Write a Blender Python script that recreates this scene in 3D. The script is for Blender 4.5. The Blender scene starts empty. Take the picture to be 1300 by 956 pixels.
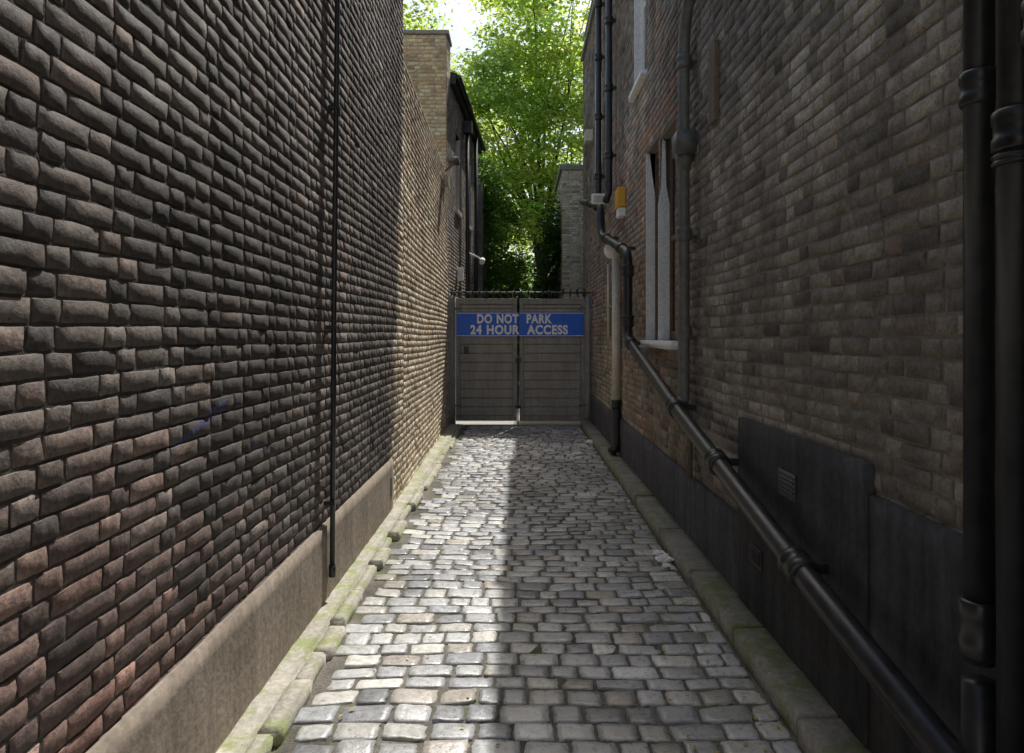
import bpy, bmesh, math, random
import numpy as np
from mathutils import Vector, Matrix, noise as mn
R = np.random.default_rng(7)
random.seed(7)
scene = bpy.context.scene
col = scene.collection

# ------------------------------------------------------------------ helpers
def link(o, parent=None):
    col.objects.link(o)
    if parent is not None:
        o.parent = parent
    return o

def empty(name):
    e = bpy.data.objects.new(name, None)
    e.empty_display_size = 0.2
    col.objects.link(e)
    return e

def mesh_obj(name, verts, faces, mat, parent=None, smooth=False, colors=None):
    me = bpy.data.meshes.new(name)
    me.from_pydata([tuple(v) for v in verts], [], [tuple(f) for f in faces])
    return fin(name, me, mat, parent, smooth, colors)

def fin(name, me, mat, parent=None, smooth=False, colors=None):
    if colors is not None:
        a = me.color_attributes.new("Col", 'FLOAT_COLOR', 'POINT')
        c = np.ones((len(me.vertices), 4), dtype=np.float32)
        c[:, :3] = colors
        a.data.foreach_set("color", c.ravel())
    if isinstance(smooth, np.ndarray):
        me.polygons.foreach_set("use_smooth", smooth)
    elif smooth:
        me.polygons.foreach_set("use_smooth", [True]*len(me.polygons))
    me.update()
    me.materials.append(mat)
    return link(bpy.data.objects.new(name, me), parent)

def np_mesh(name, V, Q, mat, parent=None, smooth=True, colors=None):
    me = bpy.data.meshes.new(name)
    me.vertices.add(len(V)); me.vertices.foreach_set("co", V.astype(np.float32).ravel())
    k = Q.shape[1]
    me.loops.add(Q.size); me.loops.foreach_set("vertex_index", Q.astype(np.int32).ravel())
    me.polygons.add(len(Q))
    me.polygons.foreach_set("loop_start", (np.arange(len(Q))*k).astype(np.int32))
    me.polygons.foreach_set("loop_total", np.full(len(Q), k, dtype=np.int32))
    me.update(calc_edges=True)
    return fin(name, me, mat, parent, smooth, colors)

def box(name, x0, x1, y0, y1, z0, z1, mat, parent=None, bevel=0.0):
    v = [(x0,y0,z0),(x1,y0,z0),(x1,y1,z0),(x0,y1,z0),(x0,y0,z1),(x1,y0,z1),(x1,y1,z1),(x0,y1,z1)]
    f = [(0,3,2,1),(4,5,6,7),(0,1,5,4),(1,2,6,5),(2,3,7,6),(3,0,4,7)]
    o = mesh_obj(name, v, f, mat, parent)
    if bevel > 0:
        m = o.modifiers.new("bev", 'BEVEL'); m.width = bevel; m.segments = 2
    return o

def rough_block(name, x0, x1, y0, y1, z0, z1, mat, parent=None, amp=0.008, seg=0.06, cham=0.015, fr=9):
    bm = bmesh.new()
    bmesh.ops.create_cube(bm, size=1)
    sx, sy, sz = x1-x0, y1-y0, z1-z0
    for v in bm.verts:
        v.co = Vector((x0+(v.co.x+.5)*sx, y0+(v.co.y+.5)*sy, z0+(v.co.z+.5)*sz))
    bmesh.ops.bevel(bm, geom=bm.edges[:], offset=min(cham, sx*.3, sy*.3, sz*.4), segments=2, affect='EDGES')
    for ax, L in ((0, sx), (1, sy), (2, sz)):
        n = int(L/seg)
        lo = (x0, y0, z0)[ax]
        for i in range(1, n):
            p = [0,0,0]; p[ax] = lo+L*i/n
            no = [0,0,0]; no[ax] = 1
            bmesh.ops.bisect_plane(bm, geom=bm.verts[:]+bm.edges[:]+bm.faces[:], plane_co=p, plane_no=no)
    for v in bm.verts:
        n = mn.noise_vector(v.co*fr) + 0.5*mn.noise_vector(v.co*fr*3.1)
        v.co += n*amp
    me = bpy.data.meshes.new(name)
    bm.to_mesh(me); bm.free()
    return fin(name, me, mat, parent, True)

def fillet(pts, r=0.06, n=5):
    out = [Vector(pts[0])]
    for i in range(1, len(pts)-1):
        a, b, c = Vector(pts[i-1]), Vector(pts[i]), Vector(pts[i+1])
        d1 = (a-b); d2 = (c-b)
        rr = min(r, d1.length*.45, d2.length*.45)
        p1 = b+d1.normalized()*rr; p2 = b+d2.normalized()*rr
        for k in range(n+1):
            t = k/n
            out.append((1-t)**2*p1+2*t*(1-t)*b+t*t*p2)
    out.append(Vector(pts[-1]))
    return out

def tube_data(pts, r, n=16):
    pts = [Vector(p) for p in pts]
    rs = r if isinstance(r, (list, tuple)) else [r]*len(pts)
    V, F = [], []
    ref = None
    for i, p in enumerate(pts):
        if i == 0: t = pts[1]-pts[0]
        elif i == len(pts)-1: t = pts[-1]-pts[-2]
        else: t = (pts[i+1]-p).normalized()+(p-pts[i-1]).normalized()
        t.normalize()
        if ref is None:
            ref = t.orthogonal().normalized()
        ref = (ref - t*ref.dot(t)).normalized()
        b = t.cross(ref)
        for k in range(n):
            a = 2*math.pi*k/n
            V.append(p+rs[i]*(math.cos(a)*ref+math.sin(a)*b))
    for i in range(len(pts)-1):
        for k in range(n):
            k2 = (k+1) % n
            F.append((i*n+k, i*n+k2, (i+1)*n+k2, (i+1)*n+k))
    F.append(tuple(reversed(range(n))))
    F.append(tuple((len(pts)-1)*n+k for k in range(n)))
    return V, F

def tube(name, pts, r, mat, parent=None, n=16):
    V, F = tube_data(pts, r, n)
    return mesh_obj(name, V, F, mat, parent, smooth=True)

def collar(name, p, d, r, L, mat, parent):
    p = Vector(p); d = Vector(d).normalized()
    pts = [p-d*L/2, p-d*L/2+d*.006, p-d*L*.2, p-d*L*.15, p+d*L*.15, p+d*L*.2, p+d*L/2-d*.006, p+d*L/2]
    rs = [r*.9, r, r, r*.93, r*.93, r, r, r*.9]
    return tube(name, pts, rs, mat, parent, 20)

# ------------------------------------------------------------------ materials
def new_mat(name):
    m = bpy.data.materials.new(name); m.use_nodes = True
    nt = m.node_tree
    return m, nt, nt.nodes["Principled BSDF"]

def N(nt, t, **kw):
    n = nt.nodes.new(t)
    for k, v in kw.items():
        setattr(n, k, v)
    return n

def noise_n(nt, co, scale, detail=5, rough=.6):
    n = N(nt, "ShaderNodeTexNoise")
    n.inputs["Scale"].default_value = scale
    n.inputs["Detail"].default_value = detail
    n.inputs["Roughness"].default_value = rough
    nt.links.new(co, n.inputs["Vector"])
    return n.outputs["Fac"]

def maprange(nt, v, a, b, c, d):
    n = N(nt, "ShaderNodeMapRange")
    nt.links.new(v, n.inputs[0])
    for i, x in enumerate((a, b, c, d)):
        n.inputs[i+1].default_value = x
    return n.outputs[0]

def mixc(nt, f, a, b, mode='MIX'):
    n = N(nt, "ShaderNodeMix", data_type='RGBA', blend_type=mode)
    if isinstance(f, (int, float)): n.inputs[0].default_value = f
    else: nt.links.new(f, n.inputs[0])
    for i, c in ((6, a), (7, b)):
        if isinstance(c, (tuple, list)): n.inputs[i].default_value = (*c[:3], 1)
        else: nt.links.new(c, n.inputs[i])
    return n.outputs[2]

def scalec(nt, c, f):
    n = N(nt, "ShaderNodeVectorMath", operation='SCALE')
    if isinstance(c, (tuple, list)): n.inputs[0].default_value = c[:3]
    else: nt.links.new(c, n.inputs[0])
    nt.links.new(f, n.inputs[3])
    return n.outputs[0]

def math_n(nt, op, a, b):
    n = N(nt, "ShaderNodeMath", operation=op)
    for i, x in enumerate((a, b)):
        if isinstance(x, (int, float)): n.inputs[i].default_value = x
        else: nt.links.new(x, n.inputs[i])
    return n.outputs[0]

def stretched(nt, co):
    n = N(nt, "ShaderNodeVectorMath", operation='MULTIPLY')
    nt.links.new(co, n.inputs[0]); n.inputs[1].default_value = (1, 1, .1)
    return n.outputs[0]

def bump(nt, bsdf, h, strength=.6, dist=.005):
    b = N(nt, "ShaderNodeBump")
    b.inputs["Strength"].default_value = strength
    b.inputs["Distance"].default_value = dist
    nt.links.new(h, b.inputs["Height"])
    nt.links.new(b.outputs[0], bsdf.inputs["Normal"])

def mat_attr(name, rough=.9, fine=40, fine_rng=(.6, 1.4), bstr=.8, bdist=.006, spec=.3, blue=False, moss=False, smear=None):
    m, nt, b = new_mat(name)
    co = N(nt, "ShaderNodeTexCoord").outputs["Object"]
    at = N(nt, "ShaderNodeAttribute", attribute_name="Col").outputs["Color"]
    n1 = noise_n(nt, co, fine, 5, .7)
    n2 = noise_n(nt, co, 1.7, 3, .6)
    c = scalec(nt, at, maprange(nt, n1, .25, .75, *fine_rng))
    c = scalec(nt, c, maprange(nt, n2, .3, .7, .8, 1.2))
    c = mixc(nt, maprange(nt, noise_n(nt, co, 90, 2, .5), .62, .7, 0, .6), c, (.03, .027, .024))
    if smear:
        c = mixc(nt, maprange(nt, noise_n(nt, co, 9, 5, .75), .54, .68, 0, .5), c, smear)
        c = scalec(nt, c, maprange(nt, noise_n(nt, stretched(nt, co), 4, 3, .6), .35, .65, .75, 1.18))
    if blue:
        sep = N(nt, "ShaderNodeSeparateXYZ"); nt.links.new(co, sep.inputs[0])
        y, z = sep.outputs[1], sep.outputs[2]
        msk = None
        for (cy, cz, k, hl, hw) in ((2.5, 1.27, -.22, .2, .010), (2.6, 1.32, -.25, .13, .007), (3.02, 1.11, .6, .03, .018)):
            dy = math_n(nt, 'SUBTRACT', y, cy)
            line = math_n(nt, 'MULTIPLY', dy, -k)
            dz = math_n(nt, 'SUBTRACT', math_n(nt, 'SUBTRACT', z, cz), line)
            a = math_n(nt, 'LESS_THAN', math_n(nt, 'ABSOLUTE', dy, 0), hl)
            bb = math_n(nt, 'LESS_THAN', math_n(nt, 'ABSOLUTE', dz, 0), hw)
            r = math_n(nt, 'MULTIPLY', a, bb)
            msk = r if msk is None else math_n(nt, 'MAXIMUM', msk, r)
        msk = math_n(nt, 'MULTIPLY', msk, maprange(nt, n1, .4, .6, 0, .75))
        c = mixc(nt, msk, c, (.06, .08, .35))
    if moss:
        g = maprange(nt, noise_n(nt, co, 5, 4, .7), .5, .65, 0, .5)
        sep = N(nt, "ShaderNodeSeparateXYZ"); nt.links.new(co, sep.inputs[0])
        xa = maprange(nt, math_n(nt, 'ABSOLUTE', sep.outputs[0], 0), .7, 1.0, 0, 1)
        c = mixc(nt, math_n(nt, 'MULTIPLY', g, xa), c, (.2, .23, .1))
    nt.links.new(c, b.inputs["Base Color"])
    b.inputs["Specular IOR Level"].default_value = spec
    nt.links.new(maprange(nt, n1, .3, .7, rough-.12, min(1, rough+.1)), b.inputs["Roughness"])
    bump(nt, b, n1, bstr, bdist)
    return m

def mat_plain(name, c1, c2, scale=8, rough=.8, bstr=.3, bdist=.003, spec=.4, moss=0, metal=0, bscale=60, mosscol=(.2, .24, .08), streak=0):
    m, nt, b = new_mat(name)
    co = N(nt, "ShaderNodeTexCoord").outputs["Object"]
    n1 = noise_n(nt, co, scale, 4, .65)
    n2 = noise_n(nt, co, bscale, 4, .6)
    c = mixc(nt, maprange(nt, n1, .3, .7, 0, 1), c1, c2)
    c = scalec(nt, c, maprange(nt, n2, .3, .7, .8, 1.2))
    if streak:
        c = scalec(nt, c, maprange(nt, noise_n(nt, stretched(nt, co), 11, 4, .65), .33, .67, 1-streak, 1+streak*.8))
    if moss:
        g = noise_n(nt, co, 4.5, 5, .75)
        c = mixc(nt, maprange(nt, g, .56-moss*.2, .68-moss*.2, 0, .85), c, mosscol)
    nt.links.new(c, b.inputs["Base Color"])
    b.inputs["Specular IOR Level"].default_value = spec
    b.inputs["Metallic"].default_value = metal
    nt.links.new(maprange(nt, n1, .2, .8, max(0, rough-.12), min(1, rough+.12)), b.inputs["Roughness"])
    bump(nt, b, n2, bstr, bdist)
    return m

def mat_leaf(name, dif, tr, mix=.5):
    m, nt, b = new_mat(name)
    at = N(nt, "ShaderNodeAttribute", attribute_name="Col").outputs["Color"]
    b.inputs["Roughness"].default_value = .5
    b.inputs["Specular IOR Level"].default_value = .3
    nt.links.new(mixc(nt, 1.0, at, dif, 'MULTIPLY'), b.inputs["Base Color"])
    t = N(nt, "ShaderNodeBsdfTranslucent")
    nt.links.new(mixc(nt, 1.0, at, tr, 'MULTIPLY'), t.inputs["Color"])
    ms = N(nt, "ShaderNodeMixShader"); ms.inputs[0].default_value = mix
    nt.links.new(b.outputs[0], ms.inputs[1]); nt.links.new(t.outputs[0], ms.inputs[2])
    nt.links.new(ms.outputs[0], nt.nodes["Material Output"].inputs["Surface"])
    return m

M_left = mat_attr("sooty_brick", .8, 50, (.4, 1.6), .9, .0055, .4, blue=True, smear=(.115, .102, .092))
M_brick = mat_attr("stock_brick", .92, 48, (.6, 1.4), .9, .005, .25)
M_brick_r = mat_attr("weathered_stock_brick", .9, 48, (.55, 1.45), .9, .005, .25, smear=(.235, .215, .188))
M_sett = mat_attr("granite_sett", .34, 28, (.72, 1.28), .7, .0045, .65, moss=True)
M_mort_l = mat_plain("mortar_sooty", (.055, .049, .045), (.12, .106, .095), 5, .95, 1, .008, .2, bscale=50)
M_mort_r = mat_plain("mortar_grey", (.15, .137, .119), (.29, .265, .228), 2, .95, .9, .008, .2)
M_mort_y = mat_plain("mortar_pale", (.36, .325, .27), (.5, .455, .38), 3, .95, .8, .006, .2)
M_joint = mat_plain("sett_joint_grit", (.075, .07, .06), (.23, .21, .178), 3, .95, 1, .01, .2, moss=.08, bscale=70, mosscol=(.12, .14, .06))
M_cement = mat_plain("cement_render", (.23, .192, .152), (.36, .305, .25), 2.2, .9, .6, .006, .2, bscale=28, streak=.18)
M_kerb_m = mat_plain("mossy_kerbstone", (.33, .31, .26), (.5, .47, .4), 5, .85, .8, .006, .3, moss=.42, bscale=40, mosscol=(.27, .31, .12))  # moss tint paled towards yellow: sunlight put into its colour
M_kerb_r = mat_plain("kerbstone", (.2, .19, .165), (.32, .3, .26), 5, .85, .8, .006, .3, moss=.4, bscale=40, mosscol=(.16, .19, .075))
M_blackplinth = mat_plain("black_bitumen_paint", (.032, .032, .036), (.07, .07, .074), 2.5, .82, .8, .005, .2, bscale=26, streak=.32)
M_greyplinth = mat_plain("grey_painted_plinth", (.06, .062, .072), (.12, .12, .134), 2.5, .82, .8, .005, .2, bscale=26, streak=.3)
M_iron = mat_plain("black_painted_iron", (.012, .012, .013), (.03, .03, .032), 12, .38, .35, .002, .5, bscale=45, streak=.2)
M_irongrey = mat_plain("grey_painted_iron", (.11, .108, .1), (.17, .166, .155), 10, .5, .35, .002, .5, bscale=45, streak=.2)
M_cream = mat_plain("cream_paint", (.5, .47, .4), (.65, .61, .53), 5, .6, .2, .002, streak=.15)
M_white = mat_plain("white_paint", (.8, .795, .78), (.9, .895, .88), 5, .5, .3, .002, streak=.05)
M_stucco = mat_plain("white_stucco", (.7, .69, .66), (.8, .79, .76), 1, .8, .3, .003)
M_gate = mat_plain("weathered_gate_paint", (.26, .246, .235), (.35, .33, .315), 4, .6, .5, .003, .4, bscale=30, streak=.16)
M_gatefr = mat_plain("gate_frame_paint", (.22, .207, .198), (.31, .292, .278), 4, .6, .5, .003, .4, bscale=30, streak=.16)
M_blue = mat_plain("blue_sign_enamel", (.012, .12, .66), (.015, .14, .72), 3, .35, .05, .001)
M_letter = mat_plain("white_sign_lettering", (.86, .86, .87), (.9, .9, .9), 5, .4, .02, .001)
M_glass, ntg, bg = new_mat("dark_window_glass")
bg.inputs["Base Color"].default_value = (.02, .025, .03, 1); bg.inputs["Roughness"].default_value = .08
M_roof = mat_plain("slate_and_lead", (.04, .04, .045), (.09, .09, .1), 6, .7, .4, .004)
M_yellow = mat_plain("yellow_plastic", (.7, .36, .03), (.75, .42, .05), 5, .45, .05, .001)
M_bark = mat_plain("bark", (.05, .038, .026), (.12, .095, .07), 9, .95, 1, .02, .2, bscale=14)
M_ground = mat_plain("ground_earth", (.06, .07, .035), (.12, .11, .07), 2, .95, .8, .02, .2, bscale=10)
M_yard = mat_plain("yard_asphalt", (.06, .06, .06), (.1, .098, .095), 3, .9, .5, .004, .3, bscale=80)
M_paving = mat_plain("pale_paving", (.32, .31, .29), (.42, .41, .38), 3, .9, .4, .004, .3, bscale=40)
M_wood = mat_plain("old_timber", (.12, .09, .065), (.2, .15, .11), 9, .8, .5, .003)
M_stone = mat_plain("coping_stone", (.25, .23, .2), (.38, .35, .3), 5, .85, .5, .005)
M_leaf = mat_leaf("tree_leaf", (.12, .17, .03), (.74, .9, .22), .64)
M_ivy = mat_leaf("ivy_leaf", (.045, .09, .02), (.12, .22, .03), .3)
M_dead = mat_plain("dry_leaf", (.35, .26, .07), (.5, .42, .14), 20, .8, .2, .002)

# ------------------------------------------------------------------ brick walls
def subtract(a, b, cuts):
    segs = [(a, b)]
    for c, d in cuts:
        out = []
        for s, e in segs:
            if d <= s or c >= e: out.append((s, e)); continue
            if s < c: out.append((s, c))
            if d < e: out.append((d, e))
        segs = out
    return segs

def brick_panel(prefix, parent, O, U, Nn, L, z0, z1, holes, pal, mat, mort, rough=.0010, prot=.004, jit=.0012, seed=1, bev=.003, joint=.008, spall_p=.05, H=.070, ws=.95):
    rg = np.random.default_rng(seed)
    O = np.array(O, float); U = np.array(U, float); U /= np.linalg.norm(U); Nn = np.array(Nn, float); Nn /= np.linalg.norm(Nn)
    rects = []
    j = joint
    nrow = int(math.ceil((z1-z0)/H))
    for r in range(nrow):
        v0 = z0+r*H+j/2; v1 = min(z0+(r+1)*H-j/2, z1)
        if v1-v0 < .02: continue
        u = -(.17 if r % 2 else 0.0) - rg.random()*.02
        k = r % 2
        while u < L:
            w = (.2225 if k % 2 == 0 else .11)*ws
            w *= 1+rg.normal()*.03
            a, b = max(u+j/2, 0), min(u+w-j/2, L)
            u += w; k += 1
            if b-a < .025: continue
            cuts = [(h[0], h[1]) for h in holes if v1 > h[2]+.01 and v0 < h[3]-.01]
            for s, e in subtract(a, b, cuts):
                if e-s > .025: rects.append((s, e, v0, v1))
    rc = np.array(rects); n = len(rc)
    w = rc[:, 1]-rc[:, 0]; h = rc[:, 3]-rc[:, 2]
    bu = bev/w; bv = bev/h
    us = np.stack([0*w, bu, .33+0*w, .67+0*w, 1-bu, 1+0*w], 1)
    vs = np.stack([0*h, bv, .5+0*h, 1-bv, 1+0*h], 1)
    uu = np.repeat(us[:, None, :], 5, 1); vv = np.repeat(vs[:, :, None], 6, 2)
    ring0 = np.zeros((5, 6), bool); ring0[0] = ring0[-1] = True; ring0[:, 0] = ring0[:, -1] = True
    corner = np.zeros((5, 6), bool); corner[1, 1] = corner[1, 4] = corner[3, 1] = corner[3, 4] = True
    d = np.zeros((n, 5, 6))
    d += rg.normal(size=(n, 5, 6))*rough*.8
    d -= corner*(rg.random((n, 5, 6))**3)*rough*4
    d += rg.normal(size=(n, 1, 1))*rough*.9
    d += (uu-.5)*rg.normal(size=(n, 1, 1))*rough*1.8 + (vv-.5)*rg.normal(size=(n, 1, 1))*rough*.9
    spall = (rg.random(n) < spall_p)[:, None, None]
    d -= spall*rough*2.0
    d = np.maximum(d, -prot*.75)
    d = np.where(ring0, -prot-.003, d)
    d = np.minimum(d, .010)
    PU = rc[:, 0][:, None, None]+uu*w[:, None, None] + rg.normal(size=(n, 5, 6))*jit
    PV = rc[:, 2][:, None, None]+vv*h[:, None, None] + rg.normal(size=(n, 5, 6))*jit*.8
    PV += .006*np.sin(PU*1.7+rc[:, 2][:, None, None]*.9)
    P = O + PU[..., None]*U + PV[..., None]*np.array([0, 0, 1.]) + d[..., None]*Nn
    V = P.reshape(-1, 3)
    q = []; sm = []
    for i in range(4):
        for k in range(5):
            q.append((i*6+k, i*6+k+1, (i+1)*6+k+1, (i+1)*6+k))
            sm.append(0 < i < 3 and 0 < k < 4)
    q = np.array(q)
    if np.dot(np.cross(U, [0, 0, 1.]), Nn) < 0: q = q[:, ::-1]
    Q = (q[None]+(np.arange(n)*30)[:, None, None]).reshape(-1, 4)
    cen = O + ((rc[:, 0]+rc[:, 1])/2)[:, None]*U + ((rc[:, 2]+rc[:, 3])/2)[:, None]*np.array([0, 0, 1.])
    C = pal(cen, rg)
    C = np.repeat(C, 30, 0)*(1+rg.normal(size=(n*30, 1))*.10)
    np_mesh(prefix+"_bricks", V, Q, mat, parent, np.tile(np.array(sm, dtype=bool), n), np.clip(C, .008, .8))
    cu = sorted(set([0, L]+[c for hh in holes for c in hh[:2]])); cv = sorted(set([z0, z1]+[c for hh in holes for c in hh[2:]]))
    cu = [c for c in cu if 0 <= c <= L]; cv = [c for c in cv if z0 <= c <= z1]
    mv, mf = [], []
    for a, b in zip(cu[:-1], cu[1:]):
        for c, e in zip(cv[:-1], cv[1:]):
            if any(h0 <= (a+b)/2 <= h1 and h2 <= (c+e)/2 <= h3 for h0, h1, h2, h3 in holes): continue
            i = len(mv)
            for (x, z) in ((a, c), (b, c), (b, e), (a, e)):
                mv.append(O+x*U+np.array([0, 0, z])-prot*Nn)
            mf.append((i, i+1, i+2, i+3))
    mesh_obj(prefix+"_mortar", mv, mf, mort, parent)

def lerp(a, b, t): return a*(1-t)+b*t

def fbm2(a, b, s, seed=0):
    return np.array([mn.fractal(Vector((x*s+seed, y*s, seed*.7)), 1.0, 2.0, 4) for x, y in zip(a, b)])

def choose(rg, n, cols, p):
    idx = rg.choice(len(cols), n, p=p)
    return np.array(cols)[idx]

def pal_yellow(c, rg, k=1.0):
    n = len(c)
    C = choose(rg, n, [(.46, .385, .28), (.40, .325, .22), (.52, .46, .36), (.3, .24, .17), (.42, .31, .21)], [.35, .25, .2, .12, .08])
    return C*k*(1+rg.normal(size=(n, 1))*.12)

def pal_left(c, rg):
    n = len(c)
    soot = choose(rg, n, [(.083, .068, .059), (.105, .086, .074), (.062, .053, .048), (.135, .102, .085), (.15, .13, .113)], [.34, .30, .21, .08, .07])
    soot = soot*(1+rg.normal(size=(n, 1))*.16)
    f = fbm2(c[:, 1], c[:, 2], .8, 3)[:, None]
    soot *= np.clip(1.05+f*.6, .6, 1.6)
    low = np.clip((1.0-c[:, 2])/.8+f[:, 0]*.8, 0, 1)[:, None]*np.clip((3.8-c[:, 1])/2, 0, 1)[:, None]
    soot = lerp(soot, soot*np.array([1.5, 1.1, 1.05]), low*.9)
    bound = 6.22+(c[:, 2]-.48)*.15+fbm2(c[:, 1], c[:, 2], 2, 9)*.12
    t = np.clip((c[:, 1]-bound)/.12, 0, 1)[:, None]
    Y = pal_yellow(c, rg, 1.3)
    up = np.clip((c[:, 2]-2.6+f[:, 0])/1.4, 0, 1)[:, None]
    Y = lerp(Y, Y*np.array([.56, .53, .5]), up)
    return lerp(soot, Y, t)

def pal_right(c, rg):
    n = len(c)
    C = choose(rg, n, [(.275, .24, .2), (.32, .283, .238), (.215, .187, .158), (.155, .137, .118), (.27, .215, .175)], [.36, .26, .22, .09, .07])
    C = C*(1+rg.normal(size=(n, 1))*.11)
    f = fbm2(c[:, 1], c[:, 2], .7, 5)[:, None]
    C *= np.clip(1.0+f*.5, .55, 1.4)
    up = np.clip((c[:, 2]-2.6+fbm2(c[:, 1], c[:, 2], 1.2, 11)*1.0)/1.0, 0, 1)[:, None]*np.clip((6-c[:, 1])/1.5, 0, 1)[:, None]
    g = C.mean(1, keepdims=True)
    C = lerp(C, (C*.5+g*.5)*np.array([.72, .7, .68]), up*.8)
    red = np.clip((c[:, 1]-4.6)/1.2, 0, 1)[:, None]*(rg.random((n, 1)) < .3)
    C = lerp(C, C*np.array([1.15, .88, .8]), red)
    wn = ((np.abs(c[:, 1]-6.3) < .95) & (c[:, 2] > 1.5) & (c[:, 2] < 3.75) & (c[:, 0] > 1.2))[:, None]*(rg.random((n, 1)) < .6)
    C = lerp(C, np.array([.36, .2, .13])*(.85+.3*rg.random((n, 1))), wn*.7)
    lime = np.clip(fbm2(c[:, 1]*3, c[:, 2]*.8, 1.3, 23)*2.2-.55, 0, .6)[:, None]*np.clip((c[:, 2]-2.2)/.5, 0, 1)[:, None]*np.clip((5-c[:, 1]), 0, 1)[:, None]
    return lerp(C, np.array([.42, .40, .37]), lime)

def pal_dark(c, rg):
    n = len(c)
    C = choose(rg, n, [(.24, .2, .17), (.3, .25, .2), (.19, .16, .135)], [.4, .3, .3])
    return C*(1+rg.normal(size=(n, 1))*.12)

XL, XR = -1.16, 1.30
YN = -1.3
wl = empty("brick_wall")
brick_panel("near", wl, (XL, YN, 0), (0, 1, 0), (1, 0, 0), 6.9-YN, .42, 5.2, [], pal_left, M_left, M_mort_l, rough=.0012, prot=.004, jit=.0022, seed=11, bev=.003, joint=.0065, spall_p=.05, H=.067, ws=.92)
box("core", XL-.40, XL-.012, YN, 6.885, -.05, 5.19, M_mort_l, wl)
brick_panel("end", wl, (XL-.40, 6.89, 0), (1, 0, 0), (0, 1, 0), .395, 4.3, 5.2, [], pal_dark, M_brick, M_mort_l, seed=12)
box("coping", XL-.44, XL+.03, YN, 6.93, 5.2, 5.28, M_stone, wl, .01)
rough_block("plinth", XL-.02, -1.137, YN, 6.22, -.05, .48, M_cement, wl, amp=.0035, seg=.07, cham=.008, fr=3)
box("plinth_airbrick", XL-.01, -1.13, 6.08, 6.14, .17, .33, M_iron, wl)

wl2 = empty("brick_wall.001")
TU = np.array([-.085, 5.2, 0]); TU /= np.linalg.norm(TU)
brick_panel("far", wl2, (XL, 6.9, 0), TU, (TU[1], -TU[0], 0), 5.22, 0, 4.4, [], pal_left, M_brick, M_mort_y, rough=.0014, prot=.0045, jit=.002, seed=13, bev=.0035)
V = [(XL-.34, 6.91, -.05), (XL-.013, 6.91, -.05), (XL-.098, 12.1, -.05), (XL-.42, 12.1, -.05)]
V += [(a, b, 4.42) for a, b, _ in V]
mesh_obj("core", V, [(0, 3, 2, 1), (4, 5, 6, 7), (0, 1, 5, 4), (1, 2, 6, 5), (2, 3, 7, 6), (3, 0, 4, 7)], M_mort_r, wl2)
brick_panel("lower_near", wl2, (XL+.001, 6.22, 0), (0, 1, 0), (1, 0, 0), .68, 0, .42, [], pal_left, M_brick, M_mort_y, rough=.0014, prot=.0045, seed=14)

# ------------------------------------------------------------------ right building
rb = empty("brick_building")
YE = 13.7; HR = 7.1
def hy(y): return y-YN
WIN = [(hy(6.33), hy(6.92), 1.56, 3.44), (hy(5.65), hy(6.26), 1.56, 3.40), (hy(6.98), hy(7.62), 4.3, 6.2), (hy(10.6), hy(11.5), 4.3, 6.0)]
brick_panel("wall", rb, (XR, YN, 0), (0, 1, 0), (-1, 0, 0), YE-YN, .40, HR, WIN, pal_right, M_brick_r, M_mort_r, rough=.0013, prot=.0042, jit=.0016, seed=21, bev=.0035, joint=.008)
box("core", XR+.13, 8, YN, YE, -.05, HR-.01, M_mort_r, rb)
box("coping", XR-.05, XR+.5, YN, YE+.03, HR, HR+.1, M_stone, rb, .01)
box("roof", XR+.5, 8, YN, YE, HR+.0, HR+.04, M_roof, rb)
box("far_quoin", XR+.012, XR+.13, YE-.02, YE, 0, HR-.01, M_mort_r, rb)
for i, (a, b, c, d) in enumerate(WIN):
    a += YN; b += YN
    fm = M_wood if i < 2 else M_white
    box(f"window_{i}_glass", XR+.105, XR+.115, a, b, c, d, M_glass, rb)
    box(f"window_{i}_stile_a", XR+.085, XR+.12, a+.002, a+.05, c+.002, d-.002, fm, rb, .003)
    box(f"window_{i}_stile_b", XR+.085, XR+.12, b-.05, b-.012, c+.002, d-.002, fm, rb, .003)
    box(f"window_{i}_rail_m", XR+.088, XR+.12, a+.052, b-.052, (c+d)/2-.025, (c+d)/2+.025, fm, rb, .003)
    box(f"window_{i}_rail_t", XR+.088, XR+.12, a+.052, b-.052, d-.07, d-.004, fm, rb, .003)
    box(f"window_{i}_rail_b", XR+.088, XR+.12, a+.052, b-.052, c+.004, c+.08, fm, rb, .003)
    box(f"window_{i}_head", XR+.002, XR+.12, a, b, d-.001, d+.012, M_mort_r, rb)
    box(f"window_{i}_near_reveal", XR+.002, XR+.12, a-.012, a+.001, c, d, M_mort_r, rb)
    if i != 1:
        yb = b
        sp = [(XR-.006, c), (XR+.084, c), (XR+.084, d-.42), (XR+.052, d-.2), (XR+.03, d), (XR-.006, d)] if i == 0 else [(XR-.006, c), (XR+.084, c), (XR+.084, d), (XR-.006, d)]
        V = [(x, yb-.014, z) for x, z in sp]+[(x, yb+.004, z) for x, z in sp]
        n = len(sp)
        F = [tuple(range(n)), tuple(reversed(range(n, 2*n)))]+[(k, n+k, n+(k+1) % n, (k+1) % n) for k in range(n)]
        mesh_obj(f"window_{i}_far_reveal", V, F, M_white, rb)
yb = 6.26
sp = [(XR-.018, 1.56), (XR+.084, 1.56), (XR+.084, 2.80), (XR+.055, 2.96), (XR+.046, 3.38), (XR+.018, 3.40), (XR+.010, 2.96), (XR-.018, 2.80)]
V = [(x, yb-.014, z) for x, z in sp]+[(x, yb+.004, z) for x, z in sp]
n = len(sp)
F = [tuple(range(n)), tuple(reversed(range(n, 2*n)))]+[(i, n+i, n+(i+1) % n, (i+1) % n) for i in range(n)]
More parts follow.
